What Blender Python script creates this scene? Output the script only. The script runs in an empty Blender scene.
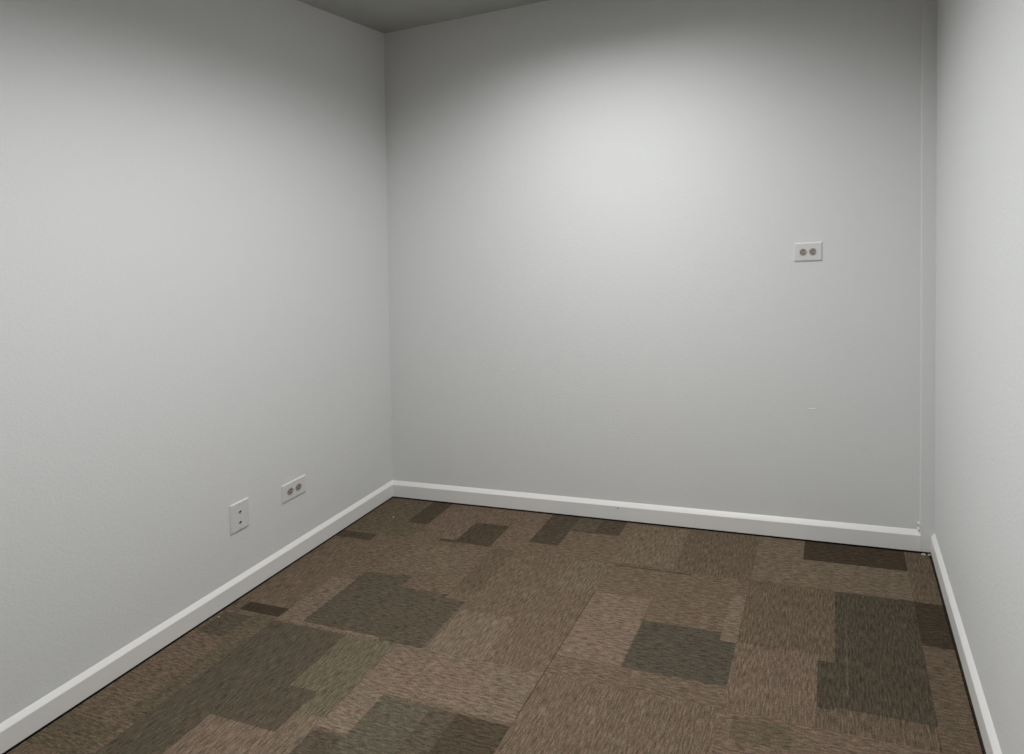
import bpy, bmesh, math, random
from mathutils import Vector, Matrix

# ------------------------------------------------------------------ camera, world, lamp power, exposure
scene = bpy.context.scene
col = scene.collection
CAM_H = 1.390
YAW, ROLL = math.radians(17.664), math.radians(3.892)
F_PX, PX, PY = 566.55, 655.0, 217.25
Fw = Vector((-math.sin(YAW), math.cos(YAW), 0))
R0 = Vector((math.cos(YAW), math.sin(YAW), 0))
Zw = Vector((0, 0, 1))
ex = math.cos(ROLL) * R0 - math.sin(ROLL) * Zw
eu = math.sin(ROLL) * R0 + math.cos(ROLL) * Zw
cd = bpy.data.cameras.new('camera')
cam = bpy.data.objects.new('camera', cd)
col.objects.link(cam)
M = Matrix.Identity(4)
for i in range(3):
    M[i][0], M[i][1], M[i][2] = ex[i], eu[i], -Fw[i]
M[2][3] = CAM_H
cam.matrix_world = M
cd.sensor_fit = 'HORIZONTAL'
cd.sensor_width = 36
cd.lens = F_PX / 1024 * 36
cd.shift_x = -(PX - 512) / 1024
cd.shift_y = (PY - 377) / 1024
cd.clip_start = 0.02
scene.camera = cam

world = bpy.data.worlds.new('world')
scene.world = world
world.use_nodes = True
world.node_tree.nodes['Background'].inputs[0].default_value = (0.9, 0.95, 1.0, 1)
world.node_tree.nodes['Background'].inputs[1].default_value = 0.02

LAMP_POWER = 32.8
LAMP_COLOR = (0.98, 0.995, 1.0)
LAMP_SPREAD = math.radians(148)
LAMP_X, LAMP_Y = -1.08, 1.15
scene.view_settings.view_transform = 'Standard'
scene.view_settings.look = 'None'
scene.view_settings.exposure = 0.0
scene.view_settings.gamma = 1.0
scene.view_settings.use_curve_mapping = False

# ------------------------------------------------------------------ room frame (the walls stand slightly out of plumb)
UP = Vector((0.0645, -0.0035, 1.0))
XL, XR, YB, YF, H = -2.352, 0.283, 2.434, -1.75, 2.45
T = 0.10


def S(x, y, z):
    return Vector((x + UP.x * z, y + UP.y * z, z))


def srgb(r, g, b):
    f = lambda c: c / 12.92 if c <= 0.04045 else ((c + 0.055) / 1.055) ** 2.4
    return (f(r / 255), f(g / 255), f(b / 255), 1.0)


# ------------------------------------------------------------------ materials
def new_mat(name, color, rough=0.5, spec=0.5):
    m = bpy.data.materials.new(name)
    m.use_nodes = True
    b = m.node_tree.nodes['Principled BSDF']
    b.inputs['Base Color'].default_value = color
    b.inputs['Roughness'].default_value = rough
    b.inputs['Specular IOR Level'].default_value = spec
    return m, m.node_tree, b


def noise(nt, vec, scale, detail=2.0, rough=0.5):
    n = nt.nodes.new('ShaderNodeTexNoise')
    n.inputs['Scale'].default_value = scale
    n.inputs['Detail'].default_value = detail
    n.inputs['Roughness'].default_value = rough
    nt.links.new(vec, n.inputs['Vector'])
    return n


def wall_paint(name, color):
    m, nt, b = new_mat(name, color, 0.62, 0.3)
    tc = nt.nodes.new('ShaderNodeTexCoord')
    n1 = noise(nt, tc.outputs['Object'], 120, 3, 0.6)
    n2 = noise(nt, tc.outputs['Object'], 2.2, 3, 0.5)
    bump = nt.nodes.new('ShaderNodeBump')
    bump.inputs['Strength'].default_value = 0.25
    bump.inputs['Distance'].default_value = 0.004
    nt.links.new(n1.outputs['Fac'], bump.inputs['Height'])
    nt.links.new(bump.outputs['Normal'], b.inputs['Normal'])
    mix = nt.nodes.new('ShaderNodeMix')
    mix.data_type = 'RGBA'
    mix.inputs['A'].default_value = tuple(c * k for c, k in zip(color[:3], (0.99, 1.0, 0.99))) + (1,)
    mix.inputs['B'].default_value = tuple(c * k for c, k in zip(color[:3], (1.01, 0.995, 1.0))) + (1,)
    nt.links.new(n2.outputs['Fac'], mix.inputs['Factor'])
    nt.links.new(mix.outputs['Result'], b.inputs['Base Color'])
    return m


M_wall = wall_paint('wall_paint', (0.750, 0.756, 0.752, 1))
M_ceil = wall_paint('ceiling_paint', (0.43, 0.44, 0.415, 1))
M_trim, nt_, b_ = new_mat('white_trim_paint', (0.85, 0.835, 0.815, 1), 0.34, 0.5)
tc = nt_.nodes.new('ShaderNodeTexCoord')
nn = noise(nt_, tc.outputs['Object'], 35, 3, 0.6)
bp = nt_.nodes.new('ShaderNodeBump')
bp.inputs['Strength'].default_value = 0.1
bp.inputs['Distance'].default_value = 0.003
nt_.links.new(nn.outputs['Fac'], bp.inputs['Height'])
nt_.links.new(bp.outputs['Normal'], b_.inputs['Normal'])
M_plate = new_mat('white_plate_plastic', (0.72, 0.71, 0.70, 1), 0.3)[0]
M_recept = new_mat('beige_receptacle_plastic', (0.36, 0.31, 0.275, 1), 0.4)[0]
M_slot = new_mat('dark_slot', (0.03, 0.025, 0.02, 1), 0.6)[0]
M_screw = new_mat('painted_screw', (0.55, 0.53, 0.50, 1), 0.35)[0]
M_speck = new_mat('pale_chip', (0.40, 0.35, 0.30, 1), 0.8)[0]
M_hole = new_mat('nail_hole_filler', (0.10, 0.09, 0.08, 1), 0.8)[0]
M_door = new_mat('door_paint', (0.55, 0.53, 0.50, 1), 0.4)[0]
M_metal, _, bm_ = new_mat('brushed_metal', (0.5, 0.5, 0.5, 1), 0.3)
bm_.inputs['Metallic'].default_value = 1.0
M_diff, nt_, b_ = new_mat('lamp_diffuser', (0.8, 0.8, 0.8, 1), 0.5)
b_.inputs['Emission Color'].default_value = LAMP_COLOR + (1,)
b_.inputs['Emission Strength'].default_value = 0.6


def carpet_material():
    m, nt, b = new_mat('carpet_tile', (0.1, 0.08, 0.07, 1), 0.95, 0.1)
    L = nt.links.new
    tc = nt.nodes.new('ShaderNodeTexCoord')
    ac = nt.nodes.new('ShaderNodeAttribute'); ac.attribute_name = 'tone'
    ad = nt.nodes.new('ShaderNodeAttribute'); ad.attribute_name = 'pile_dir'
    facs = []
    for sc in ((190, 32, 1), (32, 190, 1)):
        mp = nt.nodes.new('ShaderNodeMapping')
        mp.inputs['Scale'].default_value = sc
        L(tc.outputs['Object'], mp.inputs['Vector'])
        facs.append(noise(nt, mp.outputs['Vector'], 1.0, 2.5, 0.65).outputs['Fac'])
    mx = nt.nodes.new('ShaderNodeMix')
    L(ad.outputs['Fac'], mx.inputs['Factor'])
    L(facs[0], mx.inputs['A']); L(facs[1], mx.inputs['B'])
    fine = noise(nt, tc.outputs['Object'], 260, 2, 0.7).outputs['Fac']
    big = noise(nt, tc.outputs['Object'], 14, 3, 0.6).outputs['Fac']

    def rng(v, a0, a1, b0, b1):
        n = nt.nodes.new('ShaderNodeMapRange')
        n.inputs[1].default_value, n.inputs[2].default_value = a0, a1
        n.inputs[3].default_value, n.inputs[4].default_value = b0, b1
        L(v, n.inputs[0]); return n.outputs[0]

    def mul(a, c):
        n = nt.nodes.new('ShaderNodeMath'); n.operation = 'MULTIPLY'
        L(a, n.inputs[0]); L(c, n.inputs[1]); return n.outputs[0]
    f = mul(mul(rng(mx.outputs[0], 0.25, 0.75, 0.36, 1.68), rng(fine, 0.3, 0.7, 0.62, 1.38)), rng(big, 0.3, 0.7, 0.92, 1.08))
    vm = nt.nodes.new('ShaderNodeVectorMath'); vm.operation = 'SCALE'
    L(ac.outputs['Color'], vm.inputs[0]); L(f, vm.inputs['Scale'])
    # a slow drift between reddish and greenish yarn
    hue = noise(nt, tc.outputs['Object'], 45, 2, 0.6).outputs['Fac']
    tint = nt.nodes.new('ShaderNodeMix'); tint.data_type = 'RGBA'
    tint.inputs['A'].default_value = (0.96, 1.02, 1.0, 1)
    tint.inputs['B'].default_value = (1.04, 0.985, 1.0, 1)
    L(rng(hue, 0.35, 0.65, 0, 1), tint.inputs['Factor'])
    vm2 = nt.nodes.new('ShaderNodeVectorMath'); vm2.operation = 'MULTIPLY'
    L(vm.outputs[0], vm2.inputs[0]); L(tint.outputs['Result'], vm2.inputs[1])
    L(vm2.outputs[0], b.inputs['Base Color'])
    bump = nt.nodes.new('ShaderNodeBump')
    bump.inputs['Strength'].default_value = 0.5
    bump.inputs['Distance'].default_value = 0.003
    L(f, bump.inputs['Height']); L(bump.outputs['Normal'], b.inputs['Normal'])
    return m


M_carpet = carpet_material()


# ------------------------------------------------------------------ mesh helpers
def link(name, bm, mat, parent=None, smooth=False):
    bmesh.ops.recalc_face_normals(bm, faces=bm.faces)
    me = bpy.data.meshes.new(name)
    bm.to_mesh(me); bm.free()
    me.materials.append(mat)
    if smooth:
        for p in me.polygons: p.use_smooth = True
    o = bpy.data.objects.new(name, me)
    col.objects.link(o)
    if parent: o.parent = parent
    return o


def struct(o):
    o['kind'] = 'structure'
    return o


def hexa(bm, pts):
    v = [bm.verts.new(p) for p in pts]
    for q in ((0, 3, 2, 1), (4, 5, 6, 7), (0, 1, 5, 4), (1, 2, 6, 5), (2, 3, 7, 6), (3, 0, 4, 7)):
        bm.faces.new([v[i] for i in q])


def sbox(bm, x0, x1, y0, y1, z0, z1):
    hexa(bm, [S(x0, y0, z0), S(x1, y0, z0), S(x1, y1, z0), S(x0, y1, z0),
              S(x0, y0, z1), S(x1, y0, z1), S(x1, y1, z1), S(x0, y1, z1)])


def extrude_profile(bm, prof, a, b):
    """prof: list of 3-D points at end a and end b (functions)"""
    va = [bm.verts.new(p) for p in a]
    vb = [bm.verts.new(p) for p in b]
    n = len(va)
    for i in range(n):
        j = (i + 1) % n
        bm.faces.new((va[i], va[j], vb[j], vb[i]))
    bm.faces.new(va); bm.faces.new(vb[::-1])


# ------------------------------------------------------------------ walls, ceiling
bm = bmesh.new(); sbox(bm, XL - T, XR + T, YB, YB + T, 0, H); struct(link('wall_back', bm, M_wall))
bm = bmesh.new(); sbox(bm, XL - T, XL, YF, YB, 0, H); struct(link('wall_left', bm, M_wall))
bm = bmesh.new(); sbox(bm, XR, XR + T, YF, YB, 0, H); struct(link('wall_right', bm, M_wall))
# front wall, behind the camera, with a door opening
DX0, DX1, DH = -1.35, -0.45, 2.03
bm = bmesh.new()
sbox(bm, XL - T, DX0, YF - T, YF, 0, H)
sbox(bm, DX1, XR + T, YF - T, YF, 0, H)
sbox(bm, DX0, DX1, YF - T, YF, DH, H)
struct(link('wall_front', bm, M_wall))
# ceiling with the hole of the recessed lamp
LW, LL = 1.05, 1.45
cx, cy = LAMP_X + UP.x * H, LAMP_Y
x0, x1 = XL - T + UP.x * H, XR + T + UP.x * H
y0, y1 = YF - T, YB + T
bm = bmesh.new()
hx0, hx1, hy0, hy1 = cx - LW / 2, cx + LW / 2, cy - LL / 2, cy + LL / 2


def box(bm, x0, x1, y0, y1, z0, z1):
    hexa(bm, [(x0, y0, z0), (x1, y0, z0), (x1, y1, z0), (x0, y1, z0),
              (x0, y0, z1), (x1, y0, z1), (x1, y1, z1), (x0, y1, z1)])


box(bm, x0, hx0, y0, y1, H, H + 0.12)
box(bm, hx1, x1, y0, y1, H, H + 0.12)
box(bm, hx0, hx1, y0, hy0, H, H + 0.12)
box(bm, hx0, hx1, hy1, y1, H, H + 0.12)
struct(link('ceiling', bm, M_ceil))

# ------------------------------------------------------------------ carpet floor
TONE = {
    'D': srgb(86, 77, 64), 'Q': srgb(75, 67, 55), 'N': srgb(80, 73, 62), 'E': srgb(76, 66, 53), 'M': srgb(96, 85, 69), 'G': srgb(102, 93, 76),
    'B': srgb(105, 90, 75), 'C': srgb(97, 84, 69), 'K': srgb(107, 94, 78), 'R': srgb(107, 91, 77), 'L': srgb(114, 99, 84),  # C is B darkened, partly to paint in weaker light far and right
    'H': srgb(92, 85, 71),
    'P': srgb(117, 100, 86), 'W': srgb(119, 104, 88), 'X': srgb(66, 56, 45),
}
GX = [-2.63, -2.07, -1.51, -0.955, -0.395, 0.17, 0.73]
GY = [2.67, 2.11, 1.545, 0.98, 0.415, -0.15, -0.715, -1.28, -1.845]
rects = []   # painter's order: x0, x1, y0, y1, tone
rng = random.Random(7)
for i in range(len(GX) - 1):
    for j in range(len(GY) - 1):
        rects.append((GX[i], GX[i + 1], GY[j + 1], GY[j], rng.choice('BBRB') if j < 3 else 'B'))
        if j >= 3:   # tiles beyond the photographed part
            for k in range(rng.choice((1, 2, 2))):
                w, h = rng.choice((0.22, 0.34, 0.45)), rng.choice((0.17, 0.28, 0.45))
                a = GX[i] + rng.random() * (0.56 - w); c = GY[j + 1] + rng.random() * (0.56 - h)
                rects.append((a, a + w, c, c + h, rng.choice('DDMLLG')))
P = [
    # column by the left wall
    (-2.36, -2.07, 2.11, 2.43, 'M'), (-2.36, -2.07, 1.60, 2.11, 'B'), (-2.36, -2.13, 2.05, 2.10, 'E'),
    (-2.36, -2.07, 1.545, 1.60, 'B'), (-2.27, -2.07, 1.555, 1.60, 'X'), (-2.36, -2.27, 1.53, 1.60, 'M'),
    (-2.36, -2.07, 0.98, 1.545, 'B'), (-2.31, -2.18, 1.43, 1.535, 'D'), (-2.18, -2.07, 1.40, 1.545, 'M'),
    (-2.36, -2.15, 1.28, 1.42, 'R'), (-2.15, -2.07, 1.10, 1.40, 'M'), (-2.36, -2.10, 0.98, 1.08, 'M'),
    # second column
    (-2.07, -1.51, 2.11, 2.43, 'B'), (-2.07, -1.95, 2.22, 2.43, 'E'), (-1.95, -1.72, 2.13, 2.40, 'R'), (-2.07, -1.95, 2.11, 2.22, 'M'),
    (-1.72, -1.535, 2.115, 2.28, 'E'), (-1.80, -1.72, 2.112, 2.13, 'E'), (-1.72, -1.535, 2.28, 2.43, 'B'),
    (-2.07, -1.51, 1.545, 2.11, 'B'), (-2.07, -1.955, 1.545, 1.80, 'L'), (-1.90, -1.60, 1.90, 2.08, 'K'),
    (-1.955, -1.73, 1.555, 1.855, 'D'), (-1.73, -1.51, 1.545, 1.80, 'D'), (-1.80, -1.73, 1.80, 1.87, 'D'),
    (-2.00, -1.60, 1.542, 1.556, 'P'),
    (-2.07, -1.51, 0.98, 1.545, 'B'), (-2.07, -1.73, 1.18, 1.538, 'D'), (-1.73, -1.615, 1.18, 1.32, 'D'),
    (-2.07, -1.87, 0.90, 1.18, 'D'), (-2.0, -1.80, 1.20, 1.40, 'D'), (-1.73, -1.51, 1.32, 1.54, 'G'), (-1.615, -1.51, 1.25, 1.32, 'G'),
    (-1.615, -1.51, 0.98, 1.25, 'L'), (-1.87, -1.615, 0.98, 1.18, 'P'),
    # third column
    (-1.51, -0.955, 2.11, 2.43, 'B'), (-1.51, -1.38, 2.13, 2.43, 'R'), (-1.38, -1.235, 2.18, 2.43, 'E'),
    (-1.235, -1.0, 2.30, 2.43, 'E'), (-1.235, -0.955, 2.11, 2.30, 'B'), (-1.235, -1.12, 2.31, 2.43, 'D'),
    (-1.51, -0.955, 1.545, 2.11, 'B'), (-1.51, -1.40, 1.82, 2.11, 'C'), (-1.51, -1.415, 1.545, 1.78, 'D'),
    (-1.12, -0.955, 1.92, 2.10, 'K'), (-1.40, -1.18, 1.545, 1.74, 'L'), (-1.18, -0.955, 1.545, 1.70, 'R'),
    (-1.51, -0.955, 1.365, 1.545, 'L'), (-1.51, -1.10, 1.37, 1.52, 'P'),
    (-1.51, -1.40, 1.225, 1.365, 'W'), (-1.40, -0.955, 0.90, 1.355, 'D'), (-1.51, -1.40, 0.90, 1.215, 'D'),
    (-1.13, -0.955, 0.90, 1.355, 'E'), (-1.40, -1.22, 1.0, 1.355, 'H'),
    # fourth column
    (-0.955, -0.395, 2.11, 2.43, 'C'), (-0.955, -0.70, 2.12, 2.40, 'K'), (-0.955, -0.395, 1.545, 2.10, 'B'),
    (-0.955, -0.73, 1.62, 1.935, 'P'), (-0.45, -0.395, 1.79, 2.02, 'L'), (-0.955, -0.73, 1.545, 1.62, 'R'),
    (-0.725, -0.45, 1.62, 1.83, 'N'), (-0.45, -0.395, 1.62, 1.795, 'N'), (-0.94, -0.62, 2.100, 2.107, 'E'),
    (-0.955, -0.395, 0.98, 1.545, 'B'), (-0.955, -0.72, 1.35, 1.545, 'R'),
    # fifth column
    (-0.395, 0.17, 2.11, 2.43, 'C'), (-0.395, -0.21, 2.12, 2.43, 'K'), (-0.21, 0.17, 2.285, 2.43, 'X'), (-0.21, 0.17, 2.12, 2.285, 'K'),
    (-0.395, 0.17, 1.545, 2.11, 'C'), (-0.395, -0.14, 1.52, 1.80, 'R'), (-0.09, 0.17, 1.62, 2.115, 'Q'), (-0.14, -0.09, 1.61, 1.78, 'Q'),
    (-0.06, -0.052, 1.66, 2.00, 'D'),
    (-0.395, 0.17, 0.98, 1.545, 'R'), (-0.36, -0.20, 1.46, 1.53, 'M'),
    # column by the right wall
    (0.17, 0.30, 2.11, 2.43, 'C'), (0.17, 0.30, 1.91, 2.115, 'X'), (0.17, 0.30, 1.545, 1.91, 'C'), (0.17, 0.30, 0.98, 1.545, 'B'),
]
rects += P
seams = [(-0.9560, -0.9528, 1.38, 1.945, 'X')]
rects += seams
GAP, EDGE = 0.0215, 0.0004
xs = sorted(set([XL - T, XR + T, XL + GAP, XL + GAP - EDGE, XR - GAP, XR - GAP + EDGE] + [v for r in rects for v in r[:2] if XL - T < v < XR + T]))
ys = sorted(set([YF - T, YB + T, YB - GAP, YB - GAP + EDGE] + [v for r in rects for v in r[2:4] if YF - T < v < YB + T]))
bm = bmesh.new()
lt = bm.loops.layers.float_color.new('tone')
ld = bm.faces.layers.float.new('pile_dir')
def pile_z(x, y):
    return 0.0 if XL + GAP - 1e-6 < x < XR - GAP + 1e-6 and y < YB - GAP + 1e-6 else -0.010


grid = [[bm.verts.new((x, y, pile_z(x, y))) for y in ys] for x in xs]
for i in range(len(xs) - 1):
    for j in range(len(ys) - 1):
        mx_, my_ = (xs[i] + xs[i + 1]) / 2, (ys[j] + ys[j + 1]) / 2
        tone = 'B'
        for r in rects:
            if r[0] < mx_ < r[1] and r[2] < my_ < r[3]: tone = r[4]
        if pile_z(mx_, my_) < 0: tone = 'X'  # recess along the walls in darkest tone, gap shade put into the colour
        fc = bm.faces.new((grid[i][j], grid[i + 1][j], grid[i + 1][j + 1], grid[i][j + 1]))
        for lp in fc.loops: lp[lt] = TONE[tone]
        ci = sum(1 for g in GX if g < mx_); cj = sum(1 for g in GY if g > my_)
        if -1.51 < mx_ < -1.40 and 1.545 < my_ < 1.80: ci = 2
        fc[ld] = float((ci + cj + 1) % 2)
top_faces = list(bm.faces)
# slab under the pile
ret = bmesh.ops.extrude_face_region(bm, geom=top_faces, use_keep_orig=True)
for g in ret['geom']:
    if isinstance(g, bmesh.types.BMVert): g.co.z = -0.08
floor = struct(link('floor', bm, M_carpet))

# ------------------------------------------------------------------ baseboards
TB, Z0, ZF, ZT = 0.014, 0.003, 0.0645, 0.0825
PROF = [(0, Z0), (TB, Z0), (TB, ZF), (TB - 0.0008, ZF + 0.0018), (0.0075, ZF + 0.0095), (0.0010, ZT - 0.0005), (0, ZT)]
TRX = 0.231          # left face of the corner strip, at floor level


def board(name, pts_a, pts_b):
    bm = bmesh.new(); extrude_profile(bm, None, pts_a, pts_b)
    return struct(link(name, bm, M_trim))


bb = board('baseboard_left', [S(XL + d, YF, z) for d, z in PROF], [S(XL + d, YB - d, z) for d, z in PROF])
board('baseboard_back', [S(XL + d, YB - d, z) for d, z in PROF], [S(TRX + 0.002, YB - d, z) for d, z in PROF])
board('baseboard_right', [S(XR - d, YF, z) for d, z in PROF], [S(XR - d, YB - 0.0145, z) for d, z in PROF])
board('baseboard_front', [S(XL + TB, YF + d, z) for d, z in PROF], [S(DX0 - 0.07, YF + d, z) for d, z in PROF])
board('baseboard_entry', [S(DX1 + 0.07, YF + d, z) for d, z in PROF], [S(XR - TB, YF + d, z) for d, z in PROF])

# painted corner strip between the back wall and the right wall
bm = bmesh.new()
pr = [(TRX, 0.0), (TRX, -0.010), (TRX + 0.003, -0.0135), (XR, -0.0135), (XR, 0.0)]
extrude_profile(bm, None, [S(x, YB + d, Z0) for x, d in pr], [S(x, YB + d, H) for x, d in pr])
struct(link('trim_1', bm, M_wall))
# little broken lip of caulk left at the foot of the strip
bm = bmesh.new()
sbox(bm, TRX - 0.009, TRX - 0.0005, YB - 0.010, YB, 0.0835, 0.090)
sbox(bm, TRX - 0.003, TRX - 0.0005, YB - 0.012, YB, 0.090, 0.111)
sbox(bm, TRX - 0.009, TRX - 0.003, YB - 0.008, YB, 0.108, 0.112)
bmesh.ops.subdivide_edges(bm, edges=bm.edges, cuts=1)
link('caulk_lip', bm, M_trim).parent = bpy.data.objects['trim_1']


# ------------------------------------------------------------------ wall plates
def frame_of(wall):
    """origin-free axes: tangent, up, out of the wall"""
    if wall == 'back': return Vector((1, 0, 0)), UP.copy(), Vector((0, -1, 0))
    if wall == 'left': return Vector((0, 1, 0)), UP.copy(), Vector((1, 0, 0))


def local_bm(bm, t, u, n):
    """map local (a, b, c) to a*t + b*u + c*n"""
    for v in bm.verts:
        a, b, c = v.co
        v.co = t * a + u * b + n * c
    return bm


def plate_bm(w, h, th=0.0055, bev=0.0048):
    bm = bmesh.new()
    rings = [(0, 0), (0, 0.0016), (bev * 0.45, th * 0.72), (bev, th), ]
    prev = None
    for ins, z in rings:
        a, b = w / 2 - ins, h / 2 - ins
        r = 0.0015
        pts = [(-a + r, -b), (a - r, -b), (a, -b + r), (a, b - r), (a - r, b), (-a + r, b), (-a, b - r), (-a, -b + r)]
        ring = [bm.verts.new((x, y, z)) for x, y in pts]
        if prev:
            for i in range(8): bm.faces.new((prev[i], prev[(i + 1) % 8], ring[(i + 1) % 8], ring[i]))
        else: bm.faces.new(ring[::-1])
        prev = ring
    bm.faces.new(prev)
    return bm


def disc_bm(cx, cy, r, z0, z1, flat=None, n=28, lip=0.0008):
    bm = bmesh.new()
    rings = []
    for rr, z in ((r, z0), (r, z1 - lip), (r - lip, z1)):
        ring = []
        for k in range(n):
            t = 2 * math.pi * k / n
            x, y = rr * math.cos(t), rr * math.sin(t)
            if flat: x = max(-flat, min(flat, x))
            ring.append(bm.verts.new((cx + x, cy + y, z)))
        rings.append(ring)
    for a, b in zip(rings, rings[1:]):
        for k in range(n): bm.faces.new((a[k], a[(k + 1) % n], b[(k + 1) % n], b[k]))
    bm.faces.new(rings[0][::-1]); bm.faces.new(rings[-1])
    return bm


def bar_bm(items):
    bm = bmesh.new()
    for x0, x1, y0, y1, z0, z1 in items: box(bm, x0, x1, y0, y1, z0, z1)
    return bm


def thing(name, label, cat, loc, group=None):
    o = bpy.data.objects.new(name, None)
    o.empty_display_size = 0.05
    col.objects.link(o)
    o.location = loc
    o['label'] = label; o['category'] = cat
    if group: o['group'] = group
    return o


def duplex(wall, loc, label, scale_h=0.078):
    t, u, n = frame_of(wall)
    root = thing('power_outlet', label, 'outlet', loc, 'sideways duplex power outlets')
    link('cover_plate', local_bm(plate_bm(0.114, scale_h), t, u, n), M_plate, root)
    for s in (-1, 1):
        cxx = s * 0.0195
        r = link('receptacle', local_bm(disc_bm(cxx, 0, 0.0150, 0.0045, 0.0072, flat=0.0135), t, u, n), M_recept, root)
        items = [(cxx - 0.0035, cxx + 0.0055, 0.0048, 0.0078, 0.0068, 0.00745),
                 (cxx - 0.0035, cxx + 0.0050, -0.0078, -0.0048, 0.0068, 0.00745)]
        link('slot', local_bm(bar_bm(items[:1]), t, u, n), M_slot, r)
        link('slot', local_bm(bar_bm(items[1:]), t, u, n), M_slot, r)
        link('ground_hole', local_bm(disc_bm(cxx - 0.0085, 0, 0.0026, 0.0068, 0.00745, n=14, lip=0.0002), t, u, n), M_slot, r)
    link('screw', local_bm(disc_bm(0, 0, 0.0030, 0.005, 0.0066, n=14, lip=0.0005), t, u, n), M_screw, root)
    return root


duplex('back', S(-0.197, YB, 1.204), 'white sideways duplex outlet high on the back wall near the right corner')
duplex('left', S(XL, 1.859, 0.312), 'white sideways duplex outlet low on the left wall, above the baseboard')

t, u, n = frame_of('left')
root = thing('jack_plate', 'white upright plate with two small dark jacks low on the left wall', 'wall plate', S(XL, 1.622, 0.318))
link('cover_plate', local_bm(plate_bm(0.074, 0.117), t, u, n), M_plate, root)
for zc in (0.019, -0.0225):
    j = link('jack', local_bm(disc_bm(-0.001, zc, 0.0052, 0.0045, 0.0085, n=18), t, u, n), M_screw, root)
    link('socket', local_bm(disc_bm(-0.001, zc, 0.0040, 0.0080, 0.0089, n=14, lip=0.0002), t, u, n), M_slot, j)
for zc in (0.0475, 0.0, -0.0475):
    link('screw', local_bm(disc_bm(0.0, zc, 0.0022 if zc else 0.0014, 0.005, 0.0064, n=12, lip=0.0004), t, u, n), M_screw, root)

# ------------------------------------------------------------------ small marks
def blob(name, loc, r, mat, seed, flat=0.5):
    rg = random.Random(seed)
    bm = bmesh.new()
    bmesh.ops.create_icosphere(bm, subdivisions=2, radius=r)
    for v in bm.verts:
        v.co *= 1 + rg.uniform(-0.25, 0.25); v.co.z *= flat
    zmin = min(v.co.z for v in bm.verts)
    for v in bm.verts: v.co.z -= zmin
    o = link(name, bm, mat)
    o.location = loc
    return o


def floor_speck(label, cat, x, y, r, seed, name='lint_speck'):
    o = blob(name, (x, y, 0.0), r, M_speck, seed)
    o['label'] = label; o['category'] = cat


floor_speck('tiny pale lint speck on the carpet near the far left corner', 'lint', -2.170, 2.242, 0.0042, 1)
floor_speck('tiny pale lint speck on the carpet beside the left baseboard', 'lint', -2.303, 1.503, 0.0034, 2)
floor_speck('larger broken paint chip on the carpet at the foot of the corner strip', 'paint chip', 0.240, 2.400, 0.0075, 3, 'paint_chip')
floor_speck('smaller paint chip on the carpet in the right corner', 'paint chip', 0.262, 2.404, 0.0055, 4, 'paint_chip')
# filled nail hole in the back baseboard, a ridge of old paint on the back wall
hole = link('nail_hole', local_bm(disc_bm(0, 0, 0.0030, -0.001, 0.0006, n=10, lip=0.0002), Vector((1, 0, 0)), UP, Vector((0, -1, 0))), M_hole, bpy.data.objects['baseboard_back'])
for v in hole.data.vertices: v.co += S(-1.050, YB - TB, 0.058)
bm = bmesh.new()
bmesh.ops.create_icosphere(bm, subdivisions=2, radius=1.0)
for v in bm.verts: v.co = S(-0.183 + v.co.x * 0.018, YB + v.co.y * 0.0016, 0.549 + v.co.z * 0.0022 + v.co.x * 0.001)
link('paint_ridge', bm, M_trim, bpy.data.objects['wall_back'], smooth=True)

# ------------------------------------------------------------------ door behind the camera
bm = bmesh.new()
sbox(bm, DX0 + 0.005, DX1 - 0.005, YF - 0.06, YF - 0.02, 0.008, DH - 0.005)
d = struct(link('door_1', bm, M_door))
bm = bmesh.new()
for a, c, e, g in ((DX0 - 0.07, DX0, 0.0, DH + 0.07), (DX1, DX1 + 0.07, 0.0, DH + 0.07), (DX0, DX1, DH, DH + 0.07)):
    sbox(bm, a, c, YF, YF + 0.014, e, g)
struct(link('trim_2', bm, M_trim))
bm = disc_bm(0, 0, 0.027, 0, 0.055, n=24, lip=0.008)
local_bm(bm, Vector((1, 0, 0)), Vector((0, 0, 1)), Vector((0, 1, 0)))
k = link('door_knob', bm, M_metal, d, smooth=False)
for v in k.data.vertices: v.co += S(DX1 - 0.07, YF - 0.021, 0.95)

# ------------------------------------------------------------------ recessed ceiling lamp
root = thing('ceiling_lamp', 'recessed rectangular ceiling lamp in the middle of the room', 'ceiling lamp', (cx, cy, H))
bm = bmesh.new()
w, l = LW / 2, LL / 2
for a, b_, c, e in ((-w - .02, -w + .015, -l - .02, l + .02), (w - .015, w + .02, -l - .02, l + .02), (-w + .015, w - .015, -l - .02, -l + .015), (-w + .015, w - .015, l - .015, l + .02)):
    box(bm, a, b_, c, e, -0.006, 0.0)
box(bm, -.01, .01, -l + .015, l - .015, -0.004, 0.0)
link('frame', bm, M_trim, root)
bm = bmesh.new(); box(bm, -w + .003, w - .003, -l + .003, l - .003, 0.03, 0.04)
link('diffuser', bm, M_diff, root)
ld_ = bpy.data.lights.new('lamp_light', 'AREA')
ld_.shape = 'RECTANGLE'; ld_.size = LW - 0.05; ld_.size_y = LL - 0.05
ld_.energy = LAMP_POWER; ld_.color = LAMP_COLOR; ld_.spread = LAMP_SPREAD
lo = bpy.data.objects.new('lamp_light', ld_)
col.objects.link(lo); lo.parent = root; lo.location = (0, 0, -0.008)
